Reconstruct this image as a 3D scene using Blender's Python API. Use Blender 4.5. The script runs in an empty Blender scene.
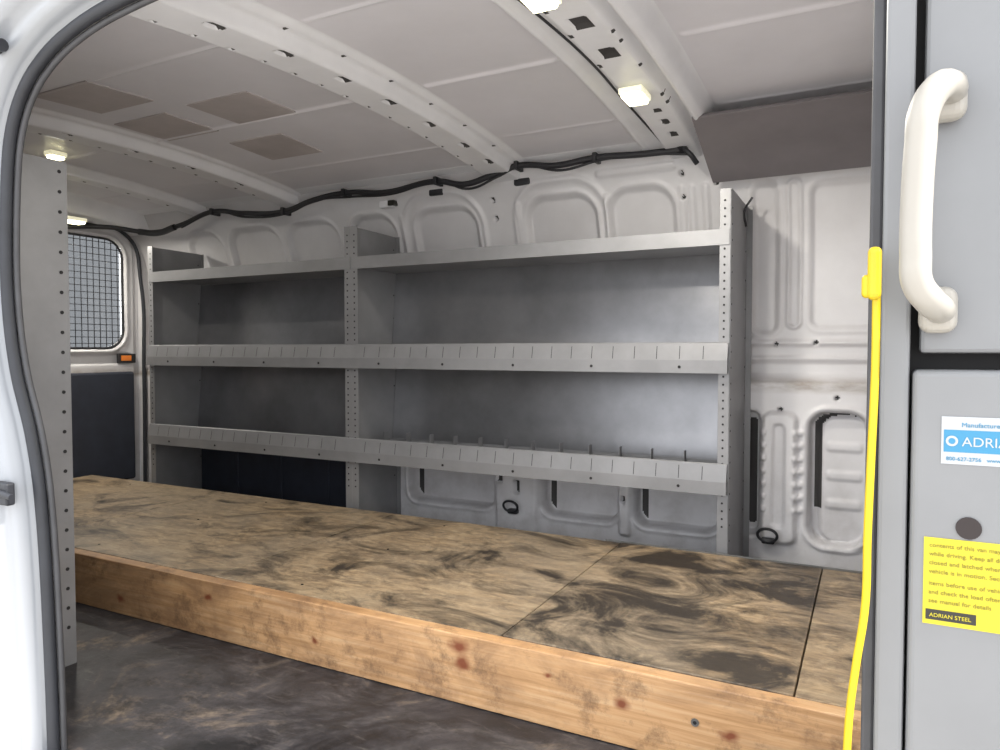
import bpy, bmesh, math, random
import numpy as np
from mathutils import Vector, Matrix
random.seed(4)
S = bpy.context.scene
COL = S.collection

# ---------------------------------------------------------------- materials
def lin(c):
    return tuple(((x/255)/12.92 if x/255 <= .04045 else ((x/255+.055)/1.055)**2.4) for x in c)
def newmat(name):
    m = bpy.data.materials.new(name); m.use_nodes = True
    nt = m.node_tree; b = nt.nodes['Principled BSDF']
    return m, nt, b
def N(nt, t, **kw):
    n = nt.nodes.new(t)
    for k, v in kw.items():
        if k.startswith('i_'): n.inputs[k[2:].replace('_', ' ')].default_value = v
        else: setattr(n, k, v)
    return n
def mapping(nt, scale=(1, 1, 1)):
    tc = N(nt, 'ShaderNodeTexCoord'); mp = N(nt, 'ShaderNodeMapping')
    mp.inputs['Scale'].default_value = scale
    nt.links.new(tc.outputs['Object'], mp.inputs['Vector'])
    return mp.outputs['Vector']
def noise(nt, vec, scale, detail=5, rough=.6, dist=0):
    n = N(nt, 'ShaderNodeTexNoise'); n.inputs['Scale'].default_value = scale
    n.inputs['Detail'].default_value = detail; n.inputs['Roughness'].default_value = rough
    n.inputs['Distortion'].default_value = dist
    nt.links.new(vec, n.inputs['Vector']); return n.outputs['Fac']
def ramp(nt, fac, stops):
    r = N(nt, 'ShaderNodeValToRGB'); el = r.color_ramp.elements
    while len(el) < len(stops): el.new(.5)
    for e, (p, c) in zip(el, stops):
        e.position = p; e.color = (c[0], c[1], c[2], 1)
    nt.links.new(fac, r.inputs['Fac']); return r.outputs['Color']
def mix(nt, fac, a, b, mode='MIX'):
    m = N(nt, 'ShaderNodeMix', data_type='RGBA', blend_type=mode)
    def put(sock, v):
        if hasattr(v, 'is_output'): nt.links.new(v, sock)
        elif isinstance(v, (int, float)): sock.default_value = v
        else: sock.default_value = (v[0], v[1], v[2], 1)
    put(m.inputs[0], fac); put(m.inputs[6], a); put(m.inputs[7], b)
    return m.outputs[2]
def bump(nt, b, h, strength=.2, dist=.01):
    bp = N(nt, 'ShaderNodeBump'); bp.inputs['Strength'].default_value = strength
    bp.inputs['Distance'].default_value = dist
    nt.links.new(h, bp.inputs['Height']); nt.links.new(bp.outputs['Normal'], b.inputs['Normal'])
def paint(name, rgb, rough=.5, metal=0, var=.08, scale=3, spec=None, coat=0):
    m, nt, b = newmat(name); c = lin(rgb)
    v = mapping(nt); f = noise(nt, v, scale, 6)
    lo = [x*(1-var*1.5) for x in c]; hi = [min(1, x*(1+var)) for x in c]
    nt.links.new(ramp(nt, f, [(.35, lo), (.65, hi)]), b.inputs['Base Color'])
    b.inputs['Roughness'].default_value = rough; b.inputs['Metallic'].default_value = metal
    b.inputs['Coat Weight'].default_value = coat
    return m

M_white = paint('painted_metal_white', (160, 160, 164), .42, 0, .04, 2)
M_bodyw = paint('body_gloss_white', (143, 146, 151), .25, 0, .01, 2, coat=.3)
M_steel = paint('grey_powder_steel', (129, 129, 131), .42, .2, .08, 5)
M_steel2 = paint('grey_back_steel', (134, 134, 137), .30, .60, .16, 2.5)
M_cab = paint('grey_cabinet_enamel', (115, 116, 118), .45, .1, .03, 8)
M_dark = paint('dark_cavity', (28, 27, 28), .8, 0, .1, 6)  # near-black painted for shade in holes, slits and gap; also on bolts, screws
M_slot = paint('shadowed_slot', (58, 56, 56), .8, 0, .1, 6)  # dark tone painted for the shade inside holes and recess rims
M_rubber = paint('black_rubber', (36, 38, 44), .6, 0, .1, 20)
M_sealg = paint('grey_rubber', (60, 60, 63), .6, 0, .1, 20)
M_plastic = paint('black_plastic', (32, 32, 36), .5, 0, .1, 20)
M_navy = paint('dark_blue_trim', (40, 44, 56), .7, 0, .1, 12)
M_pad = paint('damping_pad_grey', (174, 167, 166), .7, 0, .06, 8)
M_beam = paint('roof_bow_paint', (218, 218, 221), .45, 0, .04, 5)
M_headl = paint('grey_headliner', (112, 107, 109), .75, 0, .06, 6)
M_cream = paint('cream_plastic', (150, 146, 139), .4, 0, .02, 9)
M_yellow = paint('yellow_vinyl', (186, 160, 6), .45, 0, .03, 9)
M_screw = paint('zinc_steel', (130, 130, 128), .35, .7, .05, 20)
M_lab_y = paint('yellow_label', (178, 166, 30), .5, 0, .02, 9)
M_lab_b = paint('blue_label', (44, 116, 152), .4, 0, .02, 9)
M_lab_w = paint('white_label', (160, 163, 167), .4, 0, .01, 9)
M_ink = paint('label_ink', (35, 33, 28), .6, 0, .02, 9)
M_inks = paint('label_ink_soft', (120, 110, 30), .6, 0, .02, 9)
M_orange = paint('amber_reflector', (235, 130, 40), .3, 0, .03, 9)
M_hole = paint('dark_plug', (30, 20, 20), .6, 0, .1, 9)

def wallmat():
    m, nt, b = newmat('wall_sheet_metal')
    v = mapping(nt); f = noise(nt, v, 2.5, 7)
    base = ramp(nt, f, [(.3, lin((190, 188, 190))), (.7, lin((208, 207, 209)))])
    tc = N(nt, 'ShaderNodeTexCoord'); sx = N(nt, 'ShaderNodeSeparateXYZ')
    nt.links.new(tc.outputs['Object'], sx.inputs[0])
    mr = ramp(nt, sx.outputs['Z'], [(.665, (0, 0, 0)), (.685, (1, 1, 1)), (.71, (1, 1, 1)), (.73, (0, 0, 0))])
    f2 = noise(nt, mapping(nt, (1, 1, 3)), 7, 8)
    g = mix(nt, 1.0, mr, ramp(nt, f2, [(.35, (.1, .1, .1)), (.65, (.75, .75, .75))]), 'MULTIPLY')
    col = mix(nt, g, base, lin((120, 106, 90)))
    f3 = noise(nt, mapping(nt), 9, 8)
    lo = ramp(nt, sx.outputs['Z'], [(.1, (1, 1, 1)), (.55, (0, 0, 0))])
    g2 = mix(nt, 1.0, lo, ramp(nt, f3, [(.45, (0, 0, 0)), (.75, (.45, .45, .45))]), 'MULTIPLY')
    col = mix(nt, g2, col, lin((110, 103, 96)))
    nt.links.new(col, b.inputs['Base Color']); b.inputs['Roughness'].default_value = .38
    return m
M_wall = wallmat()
def ceilmat():
    m, nt, b = newmat('ceiling_sheet_metal')
    f = noise(nt, mapping(nt), 1.8, 7)
    nt.links.new(ramp(nt, f, [(.3, lin((198, 196, 200))), (.7, lin((214, 212, 217)))]), b.inputs['Base Color'])
    b.inputs['Roughness'].default_value = .42
    bump(nt, b, noise(nt, mapping(nt), 5, 2), .12, .03)
    return m
M_ceil = ceilmat()

def plywood():
    m, nt, b = newmat('plywood_worn')
    tc = N(nt, 'ShaderNodeTexCoord'); sx = N(nt, 'ShaderNodeSeparateXYZ')
    nt.links.new(tc.outputs['Object'], sx.inputs[0])
    g = noise(nt, mapping(nt, (3, 22, 3)), 3, 8, .65, .6)
    base = ramp(nt, g, [(.25, lin((138, 115, 87))), (.5, lin((170, 146, 114))), (.75, lin((192, 170, 138)))])
    mt = N(nt, 'ShaderNodeMapRange'); mt.inputs[1].default_value = -3.6; mt.inputs[2].default_value = 0
    nt.links.new(sx.outputs['X'], mt.inputs[0])
    zone = ramp(nt, mt.outputs[0], [(0, (.54,)*3), (.25, (.53,)*3), (.532, (.52,)*3), (.536, (.56,)*3), (.79, (.55,)*3), (.796, (.64,)*3), (.966, (.64,)*3), (.969, (.57,)*3)])
    n1 = noise(nt, mapping(nt, (1, 1.4, 1)), 3.4, 12, .66, 1.2)
    d = N(nt, 'ShaderNodeMath', operation='ADD'); nt.links.new(n1, d.inputs[0]); nt.links.new(zone, d.inputs[1])
    s_ = N(nt, 'ShaderNodeMapRange'); s_.inputs[1].default_value = 1.03; s_.inputs[2].default_value = 1.20
    s_.inputs[4].default_value = .92
    nt.links.new(d.outputs[0], s_.inputs[0])
    n2 = noise(nt, mapping(nt, (1, 2.2, 1)), 10, 12, .75, .8)
    s2 = ramp(nt, n2, [(.42, (0, 0, 0)), (.62, (.75,)*3)])
    col = mix(nt, s2, base, lin((94, 79, 64)))
    n4 = noise(nt, mapping(nt, (1, 1, 1)), 1.7, 6, .6, .5)
    col = mix(nt, ramp(nt, n4, [(.40, (0, 0, 0)), (.6, (.55,)*3)]), col, lin((132, 121, 106)))
    n3 = noise(nt, mapping(nt), 34, 8, .75)
    col = mix(nt, ramp(nt, n3, [(.52, (0, 0, 0)), (.72, (.4,)*3)]), col, lin((196, 180, 150)))
    col = mix(nt, s_.outputs[0], col, lin((33, 28, 26)))
    nt.links.new(col, b.inputs['Base Color']); b.inputs['Roughness'].default_value = .5
    bump(nt, b, n2, .15, .004)
    return m
M_ply = plywood()
def pine():
    m, nt, b = newmat('pine_lumber')
    g = noise(nt, mapping(nt, (1.2, 10, 30)), 3, 7, .6, .7)
    col = ramp(nt, g, [(.25, lin((158, 118, 76))), (.5, lin((192, 150, 106))), (.8, lin((206, 174, 136)))])
    n2 = noise(nt, mapping(nt, (1, 1, 2.2)), 3.6, 10, .7, .6)
    tcx = N(nt, 'ShaderNodeTexCoord'); sx = N(nt, 'ShaderNodeSeparateXYZ'); nt.links.new(tcx.outputs['Object'], sx.inputs[0])
    mr0 = N(nt, 'ShaderNodeMapRange'); mr0.inputs[1].default_value = -2.4; mr0.inputs[2].default_value = -.5; mr0.inputs[3].default_value = .10; mr0.inputs[4].default_value = -.01
    nt.links.new(sx.outputs['X'], mr0.inputs[0])
    ad0 = N(nt, 'ShaderNodeMath', operation='ADD'); nt.links.new(n2, ad0.inputs[0]); nt.links.new(mr0.outputs[0], ad0.inputs[1])
    col = mix(nt, ramp(nt, ad0.outputs[0], [(.46, (0, 0, 0)), (.66, (.75,)*3)]), col, lin((132, 100, 72)))
    n5 = noise(nt, mapping(nt, (1, 1, 1)), 14, 10, .75)
    col = mix(nt, ramp(nt, n5, [(.52, (0, 0, 0)), (.67, (.7,)*3)]), col, lin((96, 70, 50)))
    tc = N(nt, 'ShaderNodeTexCoord')
    knots = [(-.443, .09, .8), (-.232, .078, .9), (-.834, .138, 1.2), (-.822, .10, 1.1), (-.06, .06, .8), (-.61, .118, .5),
             (-1.27, .065, .7), (-1.66, .115, .6), (-2.05, .05, .7)]
    for kx, kz, r in knots:
        mp = N(nt, 'ShaderNodeMapping'); mp.inputs['Location'].default_value = (-kx, 0, -kz*1.25); mp.inputs['Scale'].default_value = (1, 0, 1.25)
        nt.links.new(tc.outputs['Object'], mp.inputs['Vector'])
        ad = N(nt, 'ShaderNodeVectorMath', operation='ADD'); nt.links.new(mp.outputs[0], ad.inputs[0])
        nn = N(nt, 'ShaderNodeTexNoise'); nn.inputs['Scale'].default_value = 24; nt.links.new(tc.outputs['Object'], nn.inputs['Vector'])
        cen = N(nt, 'ShaderNodeVectorMath', operation='SUBTRACT'); cen.inputs[1].default_value = (.5, .5, .5); nt.links.new(nn.outputs['Color'], cen.inputs[0])
        sc = N(nt, 'ShaderNodeVectorMath', operation='MULTIPLY'); sc.inputs[1].default_value = (.035, 0, .035)
        nt.links.new(cen.outputs[0], sc.inputs[0]); nt.links.new(sc.outputs[0], ad.inputs[1])
        ln = N(nt, 'ShaderNodeVectorMath', operation='LENGTH'); nt.links.new(ad.outputs[0], ln.inputs[0])
        mr = N(nt, 'ShaderNodeMapRange'); mr.inputs[1].default_value = .008*r; mr.inputs[2].default_value = .026*r
        mr.inputs[3].default_value = .95; mr.inputs[4].default_value = 0
        nt.links.new(ln.outputs['Value'], mr.inputs[0])
        col = mix(nt, mr.outputs[0], col, lin((116, 56, 28)))
    nt.links.new(col, b.inputs['Base Color']); b.inputs['Roughness'].default_value = .55
    bump(nt, b, g, .15, .003)
    return m
M_pine = pine()
def floormat():
    m, nt, b = newmat('worn_floor_mat')
    n1 = noise(nt, mapping(nt), 3.2, 14, .72, 1.3)
    col = ramp(nt, n1, [(.36, lin((26, 26, 29))), (.47, lin((52, 50, 53))), (.55, lin((74, 70, 71))), (.66, lin((126, 112, 98)))])
    n2 = noise(nt, mapping(nt), 12, 10, .75)
    col = mix(nt, ramp(nt, n2, [(.45, (0, 0, 0)), (.62, (.75,)*3)]), col, lin((38, 35, 35)))
    n3 = noise(nt, mapping(nt, (1, 4, 1)), 9, 10, .75, 1)
    col = mix(nt, ramp(nt, n3, [(.56, (0, 0, 0)), (.68, (.45,)*3)]), col, lin((112, 106, 102)))
    nt.links.new(col, b.inputs['Base Color'])
    nt.links.new(ramp(nt, n1, [(.4, (.4,)*3), (.6, (.7,)*3)]), b.inputs['Roughness'])
    b.inputs['Specular IOR Level'].default_value = .35
    bump(nt, b, n2, .35, .004)
    return m
M_floor = floormat()
M_ground = paint('concrete_ground', (190, 186, 180), .8, 0, .08, 1.5)
def glassmat():
    m, nt, b = newmat('tinted_glass')
    t = N(nt, 'ShaderNodeBsdfTransparent'); t.inputs[0].default_value = (.32, .325, .33, 1)
    g = N(nt, 'ShaderNodeBsdfGlossy'); g.inputs['Roughness'].default_value = .05
    mx = N(nt, 'ShaderNodeMixShader'); mx.inputs[0].default_value = .06
    nt.links.new(t.outputs[0], mx.inputs[1]); nt.links.new(g.outputs[0], mx.inputs[2])
    nt.links.new(mx.outputs[0], nt.nodes['Material Output'].inputs[0]); return m
M_glass = glassmat()
def emis(name, c, s):
    m, nt, b = newmat(name)
    b.inputs['Emission Color'].default_value = (*c, 1); b.inputs['Emission Strength'].default_value = s
    b.inputs['Base Color'].default_value = (.9, .9, .8, 1); return m
M_led = emis('led_lens', (1, .93, .55), 6)
M_ledh = emis('lamp_diffuser_housing', (1, .93, .6), .28)

# ---------------------------------------------------------------- mesh helpers
def link(o, parent=None):
    COL.objects.link(o)
    if parent: o.parent = parent
    return o
def empty(name):
    e = bpy.data.objects.new(name, None); e.empty_display_size = .1; COL.objects.link(e); return e
def from_bm(name, bm, mats, parent=None, smooth=False, bevel=0, seg=2):
    me = bpy.data.meshes.new(name); bmesh.ops.recalc_face_normals(bm, faces=bm.faces[:]); bm.to_mesh(me); bm.free()
    for m in (mats if isinstance(mats, list) else [mats]): me.materials.append(m)
    o = bpy.data.objects.new(name, me); link(o, parent)
    if smooth:
        for p in me.polygons: p.use_smooth = True
    if bevel:
        md = o.modifiers.new('bevel', 'BEVEL'); md.width = bevel; md.segments = seg; md.limit_method = 'ANGLE'
    return o
def addbox(bm, x0, x1, y0, y1, z0, z1, mi=0):
    vs = [bm.verts.new((x, y, z)) for x in (x0, x1) for y in (y0, y1) for z in (z0, z1)]
    for f in [(0, 1, 3, 2), (4, 6, 7, 5), (0, 4, 5, 1), (2, 3, 7, 6), (0, 2, 6, 4), (1, 5, 7, 3)]:
        fc = bm.faces.new([vs[i] for i in f]); fc.material_index = mi
def box(name, dims, mat, parent=None, bevel=0, seg=2):
    bm = bmesh.new(); addbox(bm, *dims); return from_bm(name, bm, mat, parent, bevel=bevel, seg=seg)
def boxes(name, lst, mat, parent=None, bevel=0):
    bm = bmesh.new()
    for d in lst: addbox(bm, *d)
    return from_bm(name, bm, mat, parent, bevel=bevel)
def prism(name, prof, axis, a0, a1, mat, parent=None, bevel=0, smooth=False):
    bm = bmesh.new(); rings = []
    for a in (a0, a1):
        rings.append([bm.verts.new((a, p[0], p[1]) if axis == 'x' else (p[0], a, p[1])) for p in prof])
    n = len(prof)
    for i in range(n): bm.faces.new([rings[0][i], rings[0][(i+1) % n], rings[1][(i+1) % n], rings[1][i]])
    bm.faces.new(rings[0]); bm.faces.new(rings[1])
    return from_bm(name, bm, mat, parent, bevel=bevel, smooth=smooth)
def tube(name, pts, r, mat, parent=None, res=4, cyclic=False, bez=True):
    cu = bpy.data.curves.new(name, 'CURVE'); cu.dimensions = '3D'; cu.bevel_depth = r; cu.bevel_resolution = res
    cu.use_fill_caps = True
    if bez:
        sp = cu.splines.new('BEZIER'); sp.bezier_points.add(len(pts)-1)
        for bp, p in zip(sp.bezier_points, pts):
            bp.co = p; bp.handle_left_type = bp.handle_right_type = 'AUTO'
    else:
        sp = cu.splines.new('POLY'); sp.points.add(len(pts)-1)
        for bp, p in zip(sp.points, pts): bp.co = (*p, 1)
    sp.use_cyclic_u = cyclic; cu.resolution_u = 10
    cu.materials.append(mat)
    return link(bpy.data.objects.new(name, cu), parent)
def discs(name, pts, r, axis, mat, parent=None, thick=.0015, n=12):
    bm = bmesh.new()
    for p in pts:
        ring = []
        for s in (-.5, .5):
            rr_ = []
            for i in range(n):
                a = 2*math.pi*i/n; c, q = math.cos(a)*r, math.sin(a)*r
                d = {'x': (s*thick, c, q), 'y': (c, s*thick, q), 'z': (c, q, s*thick)}[axis]
                rr_.append(bm.verts.new((p[0]+d[0], p[1]+d[1], p[2]+d[2])))
            ring.append(rr_)
        for i in range(n): bm.faces.new([ring[0][i], ring[0][(i+1) % n], ring[1][(i+1) % n], ring[1][i]])
        bm.faces.new(ring[0]); bm.faces.new(ring[1])
    return from_bm(name, bm, mat, parent)
def grid(name, P, mats, mi=None, parent=None, keep=None):
    nu, nv = P.shape[:2]
    idx = np.arange(nu*nv).reshape(nu, nv)
    q = np.stack([idx[:-1, :-1], idx[1:, :-1], idx[1:, 1:], idx[:-1, 1:]], -1).reshape(-1, 4)
    mi = np.zeros(len(q), int) if mi is None else mi[:-1, :-1].reshape(-1)
    if keep is not None:
        k = keep[:-1, :-1].reshape(-1); q = q[k]; mi = mi[k]
    me = bpy.data.meshes.new(name)
    me.vertices.add(nu*nv); me.vertices.foreach_set('co', P.reshape(-1).astype(np.float32))
    me.loops.add(q.size); me.loops.foreach_set('vertex_index', q.reshape(-1).astype(np.int32))
    me.polygons.add(len(q)); me.polygons.foreach_set('loop_start', (np.arange(len(q))*4).astype(np.int32))
    me.polygons.foreach_set('loop_total', np.full(len(q), 4, np.int32))
    for m in mats: me.materials.append(m)
    me.polygons.foreach_set('material_index', mi.astype(np.int32))
    me.polygons.foreach_set('use_smooth', np.ones(len(q), bool))
    me.update(calc_edges=True); me.validate()
    return link(bpy.data.objects.new(name, me), parent)
def rr(x, z, x0, x1, z0, z1, r):
    cx, cz, hx, hz = (x0+x1)/2, (z0+z1)/2, abs(x1-x0)/2, abs(z1-z0)/2
    r = min(r, hx, hz)
    qx = np.abs(x-cx)-hx+r; qz = np.abs(z-cz)-hz+r
    return np.hypot(np.maximum(qx, 0), np.maximum(qz, 0))+np.minimum(np.maximum(qx, qz), 0)-r
def sst(a, b, x):
    t = np.clip((x-a)/(b-a), 0, 1); return t*t*(3-2*t)

# ---------------------------------------------------------------- floor, ground
box('ground', (-14, 14, -14, 16, -.72, -.60), M_ground)
box('floor', (-3.72, .62, .80, 2.86, -.05, 0), M_floor)
sill = empty('door_sill')
prism('sill_step', [(.66, -.40), (.95, -.40), (.95, -.052), (.80, -.052), (.79, -.02), (.765, -.02), (.755, -.2), (.66, -.22)], 'x', -2.4, .9, M_bodyw, sill, bevel=.006)

# ---------------------------------------------------------------- far wall (stamped sheet metal)
xs = np.arange(-3.70, .06, .005); zs = np.arange(0, 1.60, .005)
X, Z = np.meshgrid(xs, zs, indexing='ij')
def wall_y(Z):
    y = 2.715 - .035*sst(.735, .70, Z)
    y = y - .15*np.clip((Z-1.18)/.38, 0, 2)**1.6
    return y
Y = wall_y(Z)
mi = np.zeros(X.shape, int)
def stamp(x0, x1, z0, z1, r, depth, edge=.012, ridge=0):
    global Y
    s = rr(X, Z, x0, x1, z0, z1, r)
    Y = Y + depth*sst(edge, -edge, s)
    if ridge: Y = Y - ridge*np.exp(-((s-.016)/.008)**2)
def hole(x0, x1, z0, z1, r):
    global Y
    s = rr(X, Z, x0, x1, z0, z1, r)
    Y = Y + .03*sst(.003, -.003, s); mi[s < 0] = 1
for a, b_ in [(-1.80, -1.50), (-1.255, -.965), (-.905, -.66), (-2.16, -1.92), (-2.55, -2.25), (-2.95, -2.62), (-3.25, -3.02)]:
    stamp(a, b_, 1.05, 1.425, .08, .020, .010, .006)
for a in (-.60, -.55, -.635, -.92, -1.30, -1.88):
    stamp(a, a+.022, 1.10, 1.42, .011, -.008, .006)
for cx in (-1.66, -1.11):
    s = np.abs(rr(X, Z, cx-.20, cx+.20, .9, 1.485, .14)); Y = Y - .010*np.exp(-(s/.012)**2)
stamp(-.94, -.64, 1.475, 1.50, .01, -.008, .006)
stamp(-.375, -.30, .885, 1.40, .03, .012, .008, .004)
s = np.abs(rr(X, Z, -.262, -.222, .90, 1.40, .02)); Y = Y - .010*np.exp(-(s/.006)**2)
stamp(-.185, .05, .90, 1.38, .03, .014, .008, .004)
Y = Y - .012*np.exp(-((Z-.845)/.010)**2) - .008*np.exp(-((Z-.79)/.007)**2)
stamp(-3.7, .05, .735, .775, .01, .006, .006)
stamp(-.405, -.350, .16, .60, .025, .055, .006, .003)
s = rr(X, Z, -.398, -.357, .18, .58, .02); mi[s < -.006] = 1
stamp(-.335, -.225, .14, .60, .03, -.030, .010)
for k in range(7):
    stamp(-.232, -.206, .25+k*.045, .272+k*.045, .01, -.014, .006)
    stamp(-.345, -.325, .25+k*.045, .272+k*.045, .01, -.012, .006)
stamp(-.300, -.262, .20, .56, .018, .012, .006)
stamp(-.185, -.005, .15, .605, .06, .070, .006, .008)
s = rr(X, Z, -.185, -.005, .15, .605, .06); s2 = rr(X, Z, -.150, -.0, .15, .59, .05); mi[(s < -.010) & (s2 > 0) & (Z > .26)] = 1
stamp(-.150, .0, .15, .59, .05, -.025, .010)
for k in range(3): stamp(-.13, -.02, .27+k*.1, .30+k*.1, .012, -.008, .008)
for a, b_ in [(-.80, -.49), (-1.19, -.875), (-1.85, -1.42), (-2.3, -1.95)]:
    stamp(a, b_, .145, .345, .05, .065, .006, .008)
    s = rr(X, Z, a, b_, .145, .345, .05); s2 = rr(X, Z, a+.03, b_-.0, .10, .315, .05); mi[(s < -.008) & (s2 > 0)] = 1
stamp(-.86, -.82, .10, .40, .01, -.02, .01)
stamp(-1.40, -1.21, .06, .36, .02, -.025, .012)
for hx, hz, w, h in [(-1.385, .29, .03, .05), (-1.30, .25, .018, .05), (-.845, .24, .01, .02), (-.44, .25, .01, .02),
                     (-.845, .33, .008, .012), (-.28, .61, .006, .006), (-.10, .655, .006, .006), (-.3, .84, .006, .006), (-.17, .845, .006, .006),
                     (-1.40, 1.44, .01, .01), (-1.40, 1.37, .012, .012), (-.62, 1.46, .008, .008), (-.50, 1.42, .01, .007), (-.44, 1.37, .008, .008),
                     (-.40, .665, .012, .006), (-.62, 1.38, .006, .006)]:
    hole(hx-w/2-.003, hx+w/2+.003, hz-h/2-.003, hz+h/2+.003, .01)
P = np.stack([X, Y, Z], -1)
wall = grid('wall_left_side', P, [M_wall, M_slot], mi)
box('outer_skin', (-3.74, 1.5, 2.83, 2.86, -.4, 1.72), M_bodyw, wall)

# ---------------------------------------------------------------- ceiling
xs = np.arange(-3.75, .62, .005); ys = np.arange(.86, 2.64, .006)
X, Yc = np.meshgrid(xs, ys, indexing='ij')
def zceil(y): return 1.605 - .055*((y-1.75)/.85)**2
Zc = zceil(Yc)
mi = np.zeros(X.shape, int)
def beam(xc, hw, d, edge=.010, tint=True):
    global Zc
    Zc = Zc - d*sst(hw+edge, hw-edge, np.abs(X-xc))
    if tint: mi[np.abs(X-xc) < hw+edge] = 2
def seam_y(yc, x0, x1, d=.007, w=.007):
    global Zc
    Zc = Zc - d*np.exp(-((Yc-yc)/w)**2)*sst(x0, x0+.02, X)*sst(x1, x1-.02, X)
    mi[(np.abs(Yc-yc) < w*1.1) & (X > x0) & (X < x1)] = 2
for x0, x1 in [(-3.5, -3.14), (-3.02, -2.54), (-2.40, -1.43), (-1.20, -.76), (-.44, .06)]:
    for yy in (1.81, 2.30, 1.30): seam_y(yy, x0, x1, .009 if yy == 1.81 else .005, .007 if yy == 1.81 else .005)
beam(-1.32, .105, .012, .01); beam(-1.32, .066, .036, .010)
beam(-2.47, .085, .010, .01); beam(-2.47, .055, .038)
beam(-3.08, .05, .040); beam(-3.60, .09, .09)
beam(-.61, .135, .012, .010); beam(-.595, .060, .032); beam(-.480, .022, .050, .012); beam(-.735, .012, .010, .008)
def chole(x0, x1, y0, y1, r, m=1):
    global Zc
    s = rr(X, Yc, x0, x1, y0, y1, r); Zc = Zc + .010*sst(.003, -.003, s); mi[s < .003] = m
for yy in (1.54, 1.735): chole(-.615, -.575, yy-.028, yy+.028, .004)
for yy in (1.12, 1.33, 1.55, 1.76, 1.98, 2.2, 2.38): chole(-1.296, -1.276, yy-.020, yy+.020, .006)
for yy in np.arange(1.03, 2.5, .105):
    chole(-1.372, -1.364, yy-.004, yy+.004, .004)
    chole(-2.515, -2.505, yy-.005, yy+.005, .004)
    chole(-3.10, -3.09, yy-.006, yy+.006, .004)
for yy in np.arange(1.075, 2.5, .21):
    chole(-1.243, -1.235, yy-.004, yy+.004, .004)
    chole(-1.398, -1.390, yy-.006, yy+.006, .004)
for yy in (1.08, 1.16, 1.24, 1.42, 1.62, 1.68, 1.84, 2.06, 2.12): chole(-.550, -.543, yy-.005, yy+.005, .004)
for yy in (1.14, 1.45, 1.60, 1.80, 2.10): chole(-.648, -.640, yy-.007, yy+.007, .004)
for yy in (1.25, 1.5, 1.75, 2.0, 2.25): chole(-2.45, -2.435, yy-.018, yy+.018, .006)
for a, b_ in [(2.16, 2.18), (2.25, 2.28), (2.36, 2.39)]: chole(-.60, -.58, a, b_, .005)
ceiling = grid('ceiling', np.stack([X, Yc, Zc], -1), [M_ceil, M_slot, M_beam], mi)
box('roof_skin', (-3.78, 1.5, .72, 2.88, 1.68, 1.72), M_bodyw, ceiling, bevel=.015)
for i, (px, py) in enumerate([(-2.13, 1.40), (-1.82, 1.70), (-2.21, 1.72), (-2.03, 2.06)]):
    bm = bmesh.new()
    z0 = zceil(py-.11); z1 = zceil(py+.11)
    v = [bm.verts.new((px+sx*.13, py+sy*.11, (z1 if sy > 0 else z0)+dz)) for dz in (-.004, .004) for sx, sy in ((-1, -1), (1, -1), (1, 1), (-1, 1))]
    for f in [(0, 1, 2, 3), (4, 5, 6, 7), (0, 1, 5, 4), (1, 2, 6, 5), (2, 3, 7, 6), (3, 0, 4, 7)]: bm.faces.new([v[k] for k in f])
    from_bm('damping_pad_%d' % i, bm, M_pad, ceiling)
prism('cove_rail', [(2.51, 1.560), (2.575, 1.549), (2.64, 1.55), (2.64, 1.60), (2.51, 1.60)], 'x', -3.7, .05, M_beam, ceiling, bevel=.004)

# ---------------------------------------------------------------- dome lights
def lamp(x, y, z, name='dome_light', e=6, w=.034):
    p = empty(name)
    bm = bmesh.new(); addbox(bm, x-w, x+w, y-w*1.4, y+w*1.4, z-.008, z+.010); from_bm('housing', bm, M_ledh, p, bevel=.004)
    bm = bmesh.new(); addbox(bm, x-w+.006, x+w-.006, y-w*1.4+.006, y+w*1.4-.006, z-.018, z-.007); from_bm('lens', bm, M_led, p, bevel=.005, seg=3)
    L = bpy.data.lights.new('bulb', 'AREA'); L.shape = 'RECTANGLE'; L.size = w*1.7; L.size_y = w*2.3; L.energy = e; L.color = (1, .95, .85)
    o = bpy.data.objects.new('bulb', L); o.location = (x, y, z-.022); link(o, p)
lamp(-.60, 1.32, 1.528, e=5.5); lamp(-.60, 1.98, 1.536, e=5.5)
lamp(-2.88, 1.73, 1.594, e=3, w=.024); lamp(-3.46, 2.16, 1.455, e=4.5)

# ---------------------------------------------------------------- wire harness
har = empty('wiring_harness')
pts = [(-3.66, 2.2, 1.45), (-3.55, 2.40, 1.47), (-3.42, 2.545, 1.455), (-3.2, 2.555, 1.475), (-2.95, 2.555, 1.525), (-2.75, 2.56, 1.50), (-2.48, 2.56, 1.485), (-2.3, 2.56, 1.52),
       (-2.11, 2.56, 1.535), (-1.88, 2.56, 1.515), (-1.63, 2.56, 1.535), (-1.48, 2.55, 1.505), (-1.35, 2.55, 1.53), (-1.25, 2.555, 1.553), (-1.08, 2.555, 1.535), (-.92, 2.555, 1.545), (-.75, 2.55, 1.535), (-.58, 2.54, 1.53)]
pts = [(a*.985, b-.038, .82+(c-.82)*.985-.008) for a, b, c in pts]
tube('loom', pts, .012, M_plastic, har)
tube('loom_wire', [(a+.02, b-.004, c-.012+.010*math.sin(i*2.1)) for i, (a, b, c) in enumerate(pts[3:])], .005, M_plastic, har)
tube('loom_drop', [(-.60, 2.50, 1.52), (-.56, 2.48, 1.49), (-.54, 2.51, 1.46)], .009, M_plastic, har)
tube('roof_wire', [(-.70, 1.0, 1.545), (-.69, 1.2, 1.558), (-.675, 1.5, 1.572), (-.665, 1.8, 1.575), (-.67, 2.1, 1.57), (-.65, 2.45, 1.535)], .0035, M_plastic, har)
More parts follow.
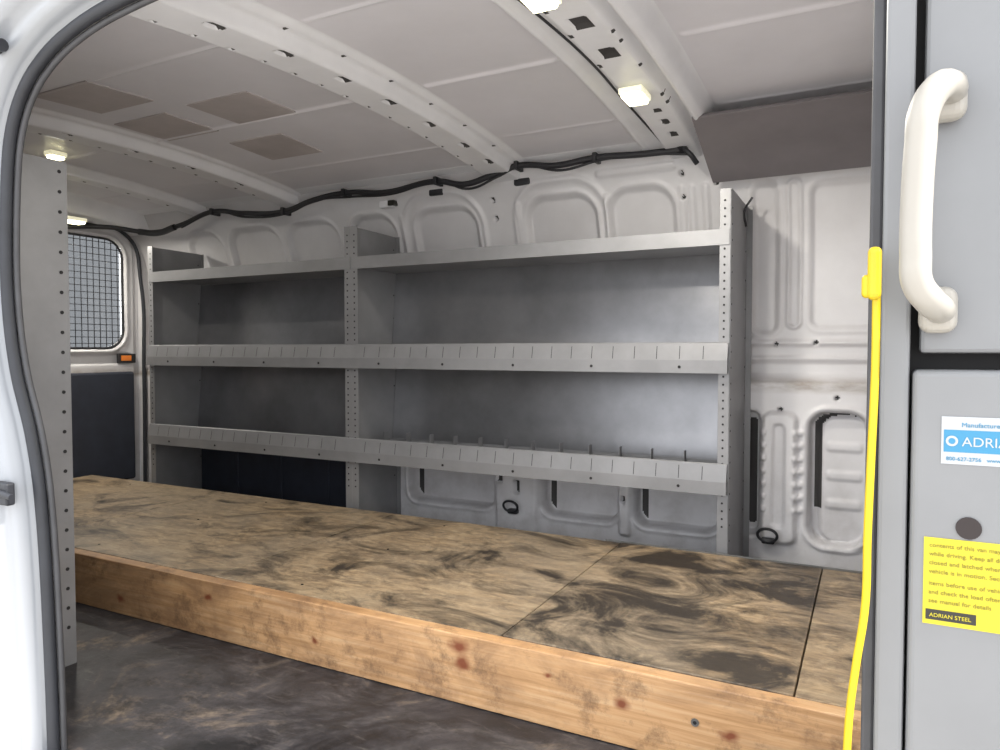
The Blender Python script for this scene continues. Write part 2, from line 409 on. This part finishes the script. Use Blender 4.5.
tube('loom_bundle', [(-3.42, 2.48, 1.44), (-3.32, 2.51, 1.43), (-3.18, 2.51, 1.45)], .016, M_plastic, har)
boxes('loom_clips', [(x-.008, x+.008, 2.50, 2.56, z-.016, z+.016) for x, z in [(-2.91, 1.505), (-2.44, 1.467), (-2.08, 1.516), (-1.60, 1.516), (-1.23, 1.535), (-.91, 1.527)]], M_plastic, har, bevel=.003)
gr = empty('wall_grommet')
box('grommet_a', (-1.69, -1.62, 2.595, 2.64, 1.478, 1.505), M_plastic, gr, bevel=.006)
box('grommet_b', (-1.285, -1.215, 2.595, 2.64, 1.480, 1.507), M_plastic, gr, bevel=.006)
md = empty('wall_module')
box('module_case', (-1.955, -1.88, 2.60, 2.66, 1.452, 1.482), M_beam, md, bevel=.004)
box('module_plug', (-1.90, -1.868, 2.59, 2.62, 1.456, 1.478), M_ink, md)

# ---------------------------------------------------------------- overhead headliner panel
prism('headliner_panel', [(2.235, 1.528), (2.58, 1.402), (2.588, 1.414), (2.245, 1.542)], 'x', -.50, .04, M_headl, None, bevel=.004)

# ---------------------------------------------------------------- shelf units
def shelf(name, divs, yf, s, ztop, tabs=None, zb=0.0, slots=True, D=.315, fo=0.0, hr=.0032):
    p = empty(name)
    Yv = lambda d: yf+s*d
    def bx(x0, x1, d0, d1, z0, z1):
        a, b = sorted((Yv(d0), Yv(d1))); return (x0, x1, a, b, z0, z1)
    for i, x in enumerate(divs):
        prism('upright_panel_%d' % i, [(Yv(0), zb), (Yv(D), zb), (Yv(D), ztop-.003), (Yv(0), ztop)], 'x', x-.0015, x+.0015, M_steel, p)
        fl = []
        last = (i == len(divs)-1); first = (i == 0)
        if not first: fl.append(bx(x-.034, x, -.003, 0, zb, ztop))
        if not last: fl.append(bx(x, x+.034, -.003, 0, zb, ztop))
        fl.append(bx(x-.002, x+.022, D-.002, D, zb, ztop-.003))
        boxes('upright_flange_%d' % i, fl, M_steel, p, bevel=.0008)
        hs = []
        for z in np.arange(zb+.25, ztop-.02, .0255):
            if not first: hs.append((x-.018, Yv(-.0035), z))
            if not last: hs.append((x+.018, Yv(-.0035), z))
        discs('flange_holes_%d' % i, hs, .0035, 'y', M_dark, p, .001, 8)
        hs = []
        for z in np.arange(zb+.10, ztop-.02, .0255*2): hs.append((x+.0022, Yv(.018), z))
        for z in np.arange(zb+.25, ztop-.02, .0255*4): hs.append((x+.0022, Yv(D-.02), z))
        discs('panel_holes_%d' % i, hs, hr, 'x', M_dark, p, .001, 8)
    for j in range(len(divs)-1):
        x0, x1 = divs[j]+.003, divs[j+1]-.003
        prof = [(Yv(-.006+fo), 1.155), (Yv(-.006+fo), 1.205), (Yv(-.003+fo), 1.205), (Yv(-.003+fo), 1.170), (Yv(D-.01), 1.170), (Yv(D-.01), 1.24), (Yv(D-.006), 1.24), (Yv(D-.006), 1.166), (Yv(-.001+fo), 1.166), (Yv(-.001+fo), 1.155)]
        prism('top_tray_%d' % j, prof, 'x', x0, x1, M_steel, p)
        for k, (zb_, zt) in enumerate([(.745, .845), (.355, .455)]):
            zm = zb_+.042
            f0, f1 = -.022+fo, -.011+fo
            prof = [(Yv(f0), zb_), (Yv(f0), zm), (Yv(f1), zt-.003), (Yv(f1+.004), zt), (Yv(f1+.007), zt-.003), (Yv(f0+.004), zm+.003),
                    (Yv(D-.03), zm+.003), (Yv(D-.03), zm-.001), (Yv(f0+.003), zm-.001), (Yv(f0+.003), zb_+.003), (Yv(.01+fo), zb_+.003), (Yv(.01+fo), zb_)]
            prism('tray_%d_%d' % (j, k), prof, 'x', x0, x1+(.006 if j+2 < len(divs) else 0), M_steel, p)
            if slots:
                bm = bmesh.new(); n = int((x1-x0)/.0765)
                for q in range(1, n+1):
                    x = x0+(x1-x0)*q/(n+1)
                    za, zc = zm+.004, zt-.012
                    fy = lambda zz: Yv(f0+(f1-f0)*(zz-zm)/(zt-.003-zm)-.0006)
                    v = [bm.verts.new(c) for c in [(x-.001, fy(za), za), (x+.001, fy(za), za), (x+.001, fy(zc), zc), (x-.001, fy(zc), zc)]]
                    bm.faces.new(v)
                from_bm('lip_slots_%d_%d' % (j, k), bm, M_dark, p)
                n = int((x1-x0)/.30)
                discs('lip_bolts_%d_%d' % (j, k), [(x0+(x1-x0)*(q+.5)/n, Yv(f0-.0005), zb_+.02) for q in range(n)], .005, 'y', M_dark, p, .002, 10)
        for k, (za, zc) in enumerate([(.775, 1.166), (.385, .775)]):
            prism('back_sheet_%d_%d' % (j, k), [(Yv(D-.04), za), (Yv(D-.003), zc), (Yv(D), zc), (Yv(D-.037), za)], 'x', x0, x1, M_steel2, p)
        if tabs and j in tabs:
            n = 13
            boxes('divider_tabs_%d' % j, [(x0+.07+(x1-x0-.12)*q/(n-1)-.0012, x0+.07+(x1-x0-.12)*q/(n-1)+.0012, min(Yv(.12), Yv(.15)), max(Yv(.12), Yv(.15)), .40, .470) for q in range(n)], M_steel, p)
            boxes('divider_rail_%d' % j, [(x0+.05, x1-.04, min(Yv(.15), Yv(.153)), max(Yv(.15), Yv(.153)), .40, .442)], M_steel, p)
    return p
sh = shelf('van_shelving', [-3.19, -1.92, -.40], 2.362, 1, 1.333, tabs=[1])
tube('strut_bracket', [(-.392, 2.62, 1.25), (-.395, 2.60, 1.30), (-.37, 2.60, 1.345)], .004, M_plastic, sh)
shelf('van_shelving', [-3.30, -1.84], 1.130, -1, 1.30, D=.212, fo=.03, hr=.0048)
tp = empty('trim_1')
box('kick_panel', (-3.16, -1.93, 2.635, 2.655, .01, .372), M_navy, tp, bevel=.006)
boxes('kick_panel_ribs', [(x, x+.02, 2.628, 2.636, .03, .35) for x in (-2.9, -2.6, -2.3)], M_navy, tp, bevel=.004)

# ---------------------------------------------------------------- wooden platform
pf = empty('wooden_platform')
Zp = .165
for i, (a, b_) in enumerate([(-3.62, -2.62), (-2.618, -1.68), (-1.678, -.744), (-.740, -.120), (-.117, .028)]):
    box('plywood_sheet_%d' % i, (a, b_, 1.44, 2.330, Zp-.018, Zp-(0 if i != 3 else -.0015)), M_ply, pf, bevel=.002)
box('front_board', (-3.62, .028, 1.402, 1.4395, .002, Zp-.001), M_pine, pf, bevel=.003)
box('rear_board', (-3.62, .028, 2.29, 2.33, .002, Zp-.019), M_pine, pf)
boxes('cross_joists', [(x, x+.038, 1.44, 2.29, .002, Zp-.019) for x in (-3.6, -3.0, -2.4, -1.8, -1.2, -.6, -.01)], M_pine, pf)
discs('screws', [(-.295, 1.4015, .089), (-.02, 1.4015, .08)], .008, 'y', M_screw, pf, .004, 16)
discs('screw_sockets', [(-.295, 1.3993, .089), (-.02, 1.3993, .08)], .004, 'y', M_dark, pf, .001, 6)
discs('deck_screws', [(x, y, Zp+.0005) for x in (-3.2, -2.3, -1.4, -.7, -.16) for y in (1.5, 1.9, 2.25)], .004, 'z', M_dark, pf, .001, 8)
boxes('edge_strip', [(-.80, .02, 2.3325, 2.3365, .10, .170)], M_screw, pf)

for x in (-.31, -1.31):
    tr = empty('tie_down_ring')
    yb = 2.64
    cz = .175
    tube('ring', [(x+.032*math.cos(a), yb-.02-.008*math.sin(a), cz+.024*math.sin(a)) for a in np.linspace(0, 2*math.pi, 13)[:-1]], .005, M_plastic, tr, cyclic=True)
    box('ring_plate', (x-.022, x+.022, yb-.008, yb+.03, cz-.035, cz-.014), M_plastic, tr, bevel=.006)

# ---------------------------------------------------------------- rear doors
def reardoor(name, y0, y1, hinge):
    d = empty(name)
    ys = np.arange(y0, y1+.001, .006); zs = np.arange(.03, 1.50, .006)
    Yg, Zg = np.meshgrid(ys, zs, indexing='ij')
    Xg = np.full(Yg.shape, -3.69)
    w0, w1 = y0+.10, y1-.10
    s = rr(Yg, Zg, w0, w1, .83, 1.42, .10)
    Xg = Xg + .015*np.exp(-((s-.018)/.012)**2) - .03*sst(.01, -.004, s)
    Xg = Xg + .012*sst(.01, -.01, rr(Yg, Zg, y0+.03, y1-.03, .06, 1.48, .12))
    s2 = rr(Yg, Zg, y0+.06, y1-.06, .745, .80, .01); Xg = Xg - .012*sst(.006, -.006, s2)
    grid('door_inner_skin', np.stack([Xg, Yg, Zg], -1), [M_wall], None, d, keep=(s > 0))
    box('door_trim_panel', (-3.682, -3.655, y0+.04, y1-.05, .10, .70), M_navy, d, bevel=.012)
    box('door_glass', (-3.735, -3.73, w0-.02, w1+.02, .81, 1.44), M_glass, d)
    lst = []
    def half(yv):
        e = min(yv-w0, w1-yv); return 0 if e > .1 else .1-math.sqrt(max(0, .01-(.1-e)**2))
    for yv in np.arange(w0+.02, w1-.01, .034):
        h = half(yv); lst.append((-3.682, -3.679, yv-.0017, yv+.0017, .835+h, 1.415-h))
    for zv in np.arange(.855, 1.41, .034):
        e = min(zv-.83, 1.42-zv); h = 0 if e > .1 else .1-math.sqrt(max(0, .01-(.1-e)**2))
        lst.append((-3.679, -3.676, w0+.003+h, w1-.003-h, zv-.0017, zv+.0017))
    boxes('window_grille', lst, M_plastic, d)
    ring = []
    cy = [(w1-.1, 1.32, 0), (w0+.1, 1.32, 90), (w0+.1, .93, 180), (w1-.1, .93, 270)]
    for a_, b_, st in cy:
        for k in range(7):
            t = math.radians(st+k*15); ring.append((-3.678, a_+.1*math.cos(t), b_+.1*math.sin(t)))
    tube('grille_frame', ring, .006, M_plastic, d, cyclic=True, bez=False)
    box('marker_base', (-3.682, -3.67, y1-.14, y1-.03, .748, .80), M_plastic, d, bevel=.004)
    box('amber_lamp', (-3.672, -3.665, y1-.12, y1-.06, .760, .79), M_orange, d, bevel=.003)
    box('door_outer_edge', (-3.76, -3.70, y1-.03, y1, .03, 1.5), M_bodyw, d)
    box('door_outer_edge_b', (-3.76, -3.70, y0, y0+.03, .03, 1.5), M_bodyw, d)
reardoor('door_1', 1.80, 2.66, 1)
reardoor('door_2', .93, 1.79, -1)
wr = empty('wall_rear')
tube('rear_door_seal', [(-3.645, 2.655, .02), (-3.645, 2.66, .7), (-3.645, 2.65, 1.2), (-3.645, 2.58, 1.44), (-3.645, 2.3, 1.475), (-3.645, 1.3, 1.475), (-3.645, .98, 1.42), (-3.645, .92, 1.1), (-3.645, .92, .02)], .010, M_rubber, wr)
box('rear_header', (-3.76, -3.66, .86, 2.72, 1.48, 1.66), M_wall, wr, bevel=.02)
box('rear_post_far', (-3.76, -3.655, 2.662, 2.83, 0, 1.66), M_wall, wr, bevel=.01)
box('rear_post_near', (-3.76, -3.655, .78, .925, 0, 1.66), M_wall, wr, bevel=.01)

# ---------------------------------------------------------------- side door opening (near wall)
path = [(-1.450, -.02), (-1.452, .1), (-1.457, .25), (-1.466, .42), (-1.482, .56), (-1.510, .67), (-1.545, .76), (-1.568, .86), (-1.578, .98), (-1.572, 1.12), (-1.555, 1.24),
        (-1.515, 1.32), (-1.45, 1.375), (-1.35, 1.415), (-1.2, 1.44), (-.9, 1.455), (-.4, 1.46), (.3, 1.46)]
def catmull(pts, n=6):
    out = []
    for i in range(len(pts)-1):
        p0 = Vector(pts[max(i-1, 0)]); p1 = Vector(pts[i]); p2 = Vector(pts[i+1]); p3 = Vector(pts[min(i+2, len(pts)-1)])
        for k in range(n):
            t = k/n; out.append(.5*((2*p1)+(-p0+p2)*t+(2*p0-5*p1+4*p2-p3)*t*t+(-p0+3*p1-3*p2+p3)*t**3))
    out.append(Vector(pts[-1])); return out
cp = catmull(path)
nrm = []
for i in range(len(cp)):
    a = cp[max(0, i-2)]; b = cp[min(len(cp)-1, i+2)]; t = (b-a).normalized(); nrm.append(Vector((-t.y, t.x)))
def loft(name, prof, mat, parent):
    Pm = np.zeros((len(cp), len(prof), 3))
    for i, (c, n) in enumerate(zip(cp, nrm)):
        for j, (o, y) in enumerate(prof):
            q = c+n*o; Pm[i, j] = (q.x, y, min(q.y, 1.69))
    return grid(name, Pm, [mat], None, parent)
wn = empty('wall_right_side')
loft('opening_flange', [(.11, .915), (.085, .905), (.045, .885), (.012, .870), (.008, .862), (.012, .856), (.02, .85)], M_white, wn)
loft('opening_jamb', [(.018, .850), (.030, .848), (.033, .835), (.036, .815), (.050, .808), (.062, .806), (.066, .79), (.075, .775), (.09, .768), (.12, .766), (.3, .765), (.62, .765)], M_bodyw, wn)
tube('opening_seal', [(c.x+n.x*.010, .848, c.y+n.y*.010) for c, n in zip(cp, nrm)][::3], .0115, M_rubber, wn)
tube('opening_seal_lip', [(c.x-n.x*.002, .862, c.y-n.y*.002) for c, n in zip(cp, nrm)][::3], .006, M_sealg, wn)
box('rear_quarter_outer', (-3.76, -1.95, .752, .775, -.4, 1.70), M_bodyw, wn)
box('rear_quarter_inner', (-3.66, -1.66, .905, .915, 0, 1.56), M_wall, wn)
box('cant_rail_inner', (-3.66, .3, .86, .915, 1.50, 1.66), M_wall, wn, bevel=.01)
box('striker_plate', (-1.545, -1.49, .785, .803, .515, .56), M_rubber, wn, bevel=.004)
tube('striker_pin', [(-1.54, .785, .54), (-1.50, .782, .54), (-1.472, .785, .535)], .006, M_rubber, wn)
tube('stop_bumper', [(-1.515, .80, 1.405), (-1.49, .785, 1.40), (-1.466, .785, 1.396)], .012, M_rubber, wn)

# ---------------------------------------------------------------- partition + front pillar
wf = empty('wall_front')
box('bulkhead_sheet', (.045, .052, .86, 2.70, 0, 1.60), M_wall, wf)
boxes('bulkhead_ribs', [(.038, .0455, .9+i*.29, .925+i*.29, .02, 1.52) for i in range(6)], M_wall, wf)
pl = empty('door_pillar')
prism('pillar_cover', [(.0085, -.02), (.0340, -.02), (.0340, 1.66), (.0085, 1.66)], 'y', .80, .87, M_cab, pl, bevel=.004)
box('pillar_seal', (-.003, .0088, .812, .85, -.02, 1.66), M_sealg, pl, bevel=.003)
box('pillar_upper_panel', (.0425, .70, .812, .83, .817, 1.66), M_cab, pl, bevel=.004)
box('pillar_gap', (.034, .70, .84, .85, -.02, 1.66), M_dark, pl)  # solid dark sheet, its colour standing for the shade in the gap
cb = empty('steel_cabinet')
box('cabinet_body', (.0365, .62, .797, .835, -.02, .801), M_cab, cb, bevel=.006, seg=4)
discs('cabinet_plug', [(.0845, .7965, .652)], .0105, 'y', M_hole, cb, .002, 24)

gh = empty('grab_handle')
hp = [(.062, .812, 1.058), (.061, .775, 1.060), (.050, .752, 1.054), (.039, .742, 1.033), (.036, .740, 1.00), (.034, .740, .95), (.034, .740, .905), (.036, .743, .880), (.047, .755, .864), (.056, .78, .858), (.056, .812, .858)]
tube('grip', hp, .0130, M_cream, gh, res=6)
box('upper_mount', (.044, .076, .785, .812, 1.035, 1.080), M_cream, gh, bevel=.011, seg=4)
box('lower_mount', (.040, .072, .785, .812, .836, .880), M_cream, gh, bevel=.011, seg=4)

ec = empty('extension_cord')
box('plug_body', (-.004, .008, .765, .788, .868, .918), M_yellow, ec, bevel=.005, seg=3)
box('plug_tab', (-.009, .0, .768, .782, .870, .892), M_yellow, ec, bevel=.004, seg=3)
tube('cord', [(.004, .778, .905), (.004, .778, .87), (.004, .779, .80), (.002, .779, .72), (.000, .779, .64), (-.001, .778, .57), (-.008, .778, .51), (-.013, .778, .46), (-.015, .778, .40), (-.014, .778, .30), (-.006, .776, .15), (.0, .772, .02), (.02, .770, -.015), (.1, .775, -.012), (.2, .776, -.013)], .0037, M_yellow, ec, res=5)

def text(body, x, y, z, size, mat, parent, nm):
    cu = bpy.data.curves.new(nm, 'FONT'); cu.body = body; cu.size = size; cu.extrude = .0002
    cu.materials.append(mat)
    o = bpy.data.objects.new(nm, cu); o.location = (x, y, z); o.rotation_euler = (math.pi/2, 0, 0); link(o, parent)
ml = empty('maker_label')
box('label_sheet', (.061, .150, .7962, .7970, .712, .757), M_lab_w, ml)
box('label_band', (.063, .148, .7958, .7962, .7235, .7445), M_lab_b, ml)
discs('label_logo', [(.0695, .7955, .734)], .005, 'y', M_lab_w, ml, .0006, 20)
discs('label_logo_core', [(.0695, .7950, .734)], .0028, 'y', M_lab_b, ml, .0006, 20)
text('ADRIAN', .0775, .7956, .7295, .0125, M_lab_w, ml, 'label_name')
text('Manufactured by', .077, .7958, .7475, .0060, M_lab_b, ml, 'label_header')
text('800-627-2756   www', .065, .7958, .7155, .0050, M_lab_b, ml, 'label_phone')
wl = empty('warning_label')
box('label_sheet', (.0485, .150, .7962, .7970, .556, .640), M_lab_y, wl)
for k, s_ in enumerate(['contents of this van may shift', 'while driving. Keep all doors', 'closed and latched when the', 'vehicle is in motion. Secure all', 'items before use of vehicle', 'and check the load often', 'see manual for details']):
    text(s_, .053, .7958, .631-k*.0085 - (.003 if k > 3 else 0), .0058, M_inks, wl, 'label_line_%d' % k)
box('label_box', (.051, .092, .7958, .7962, .5605, .5705), M_ink, wl)
text('ADRIAN STEEL', .054, .7955, .5635, .0052, M_lab_y, wl, 'label_box_text')

# ---------------------------------------------------------------- light
w = bpy.data.worlds.new('sky'); S.world = w; w.use_nodes = True
nt = w.node_tree; bg = nt.nodes['Background']; bg.inputs[0].default_value = (.94, .965, 1, 1); bg.inputs[1].default_value = 1.9
L = bpy.data.lights.new('sun', 'SUN'); L.energy = 5.4; L.angle = .03; L.color = (1, .965, .92)
o = bpy.data.objects.new('sun', L); o.rotation_euler = Vector((.75, -.05, .75)).to_track_quat('Z', 'Y').to_euler(); COL.objects.link(o)

# ---------------------------------------------------------------- camera
cam = bpy.data.cameras.new('camera'); co = bpy.data.objects.new('camera', cam); COL.objects.link(co)
cam.sensor_width = 36; cam.lens = 36*.715; cam.clip_start = .02
co.location = (0, 0, .82)
co.rotation_euler = (math.radians(90-2), 0, math.radians(27.4))
S.camera = co
S.view_settings.view_transform = 'Standard'
S.view_settings.exposure = .8
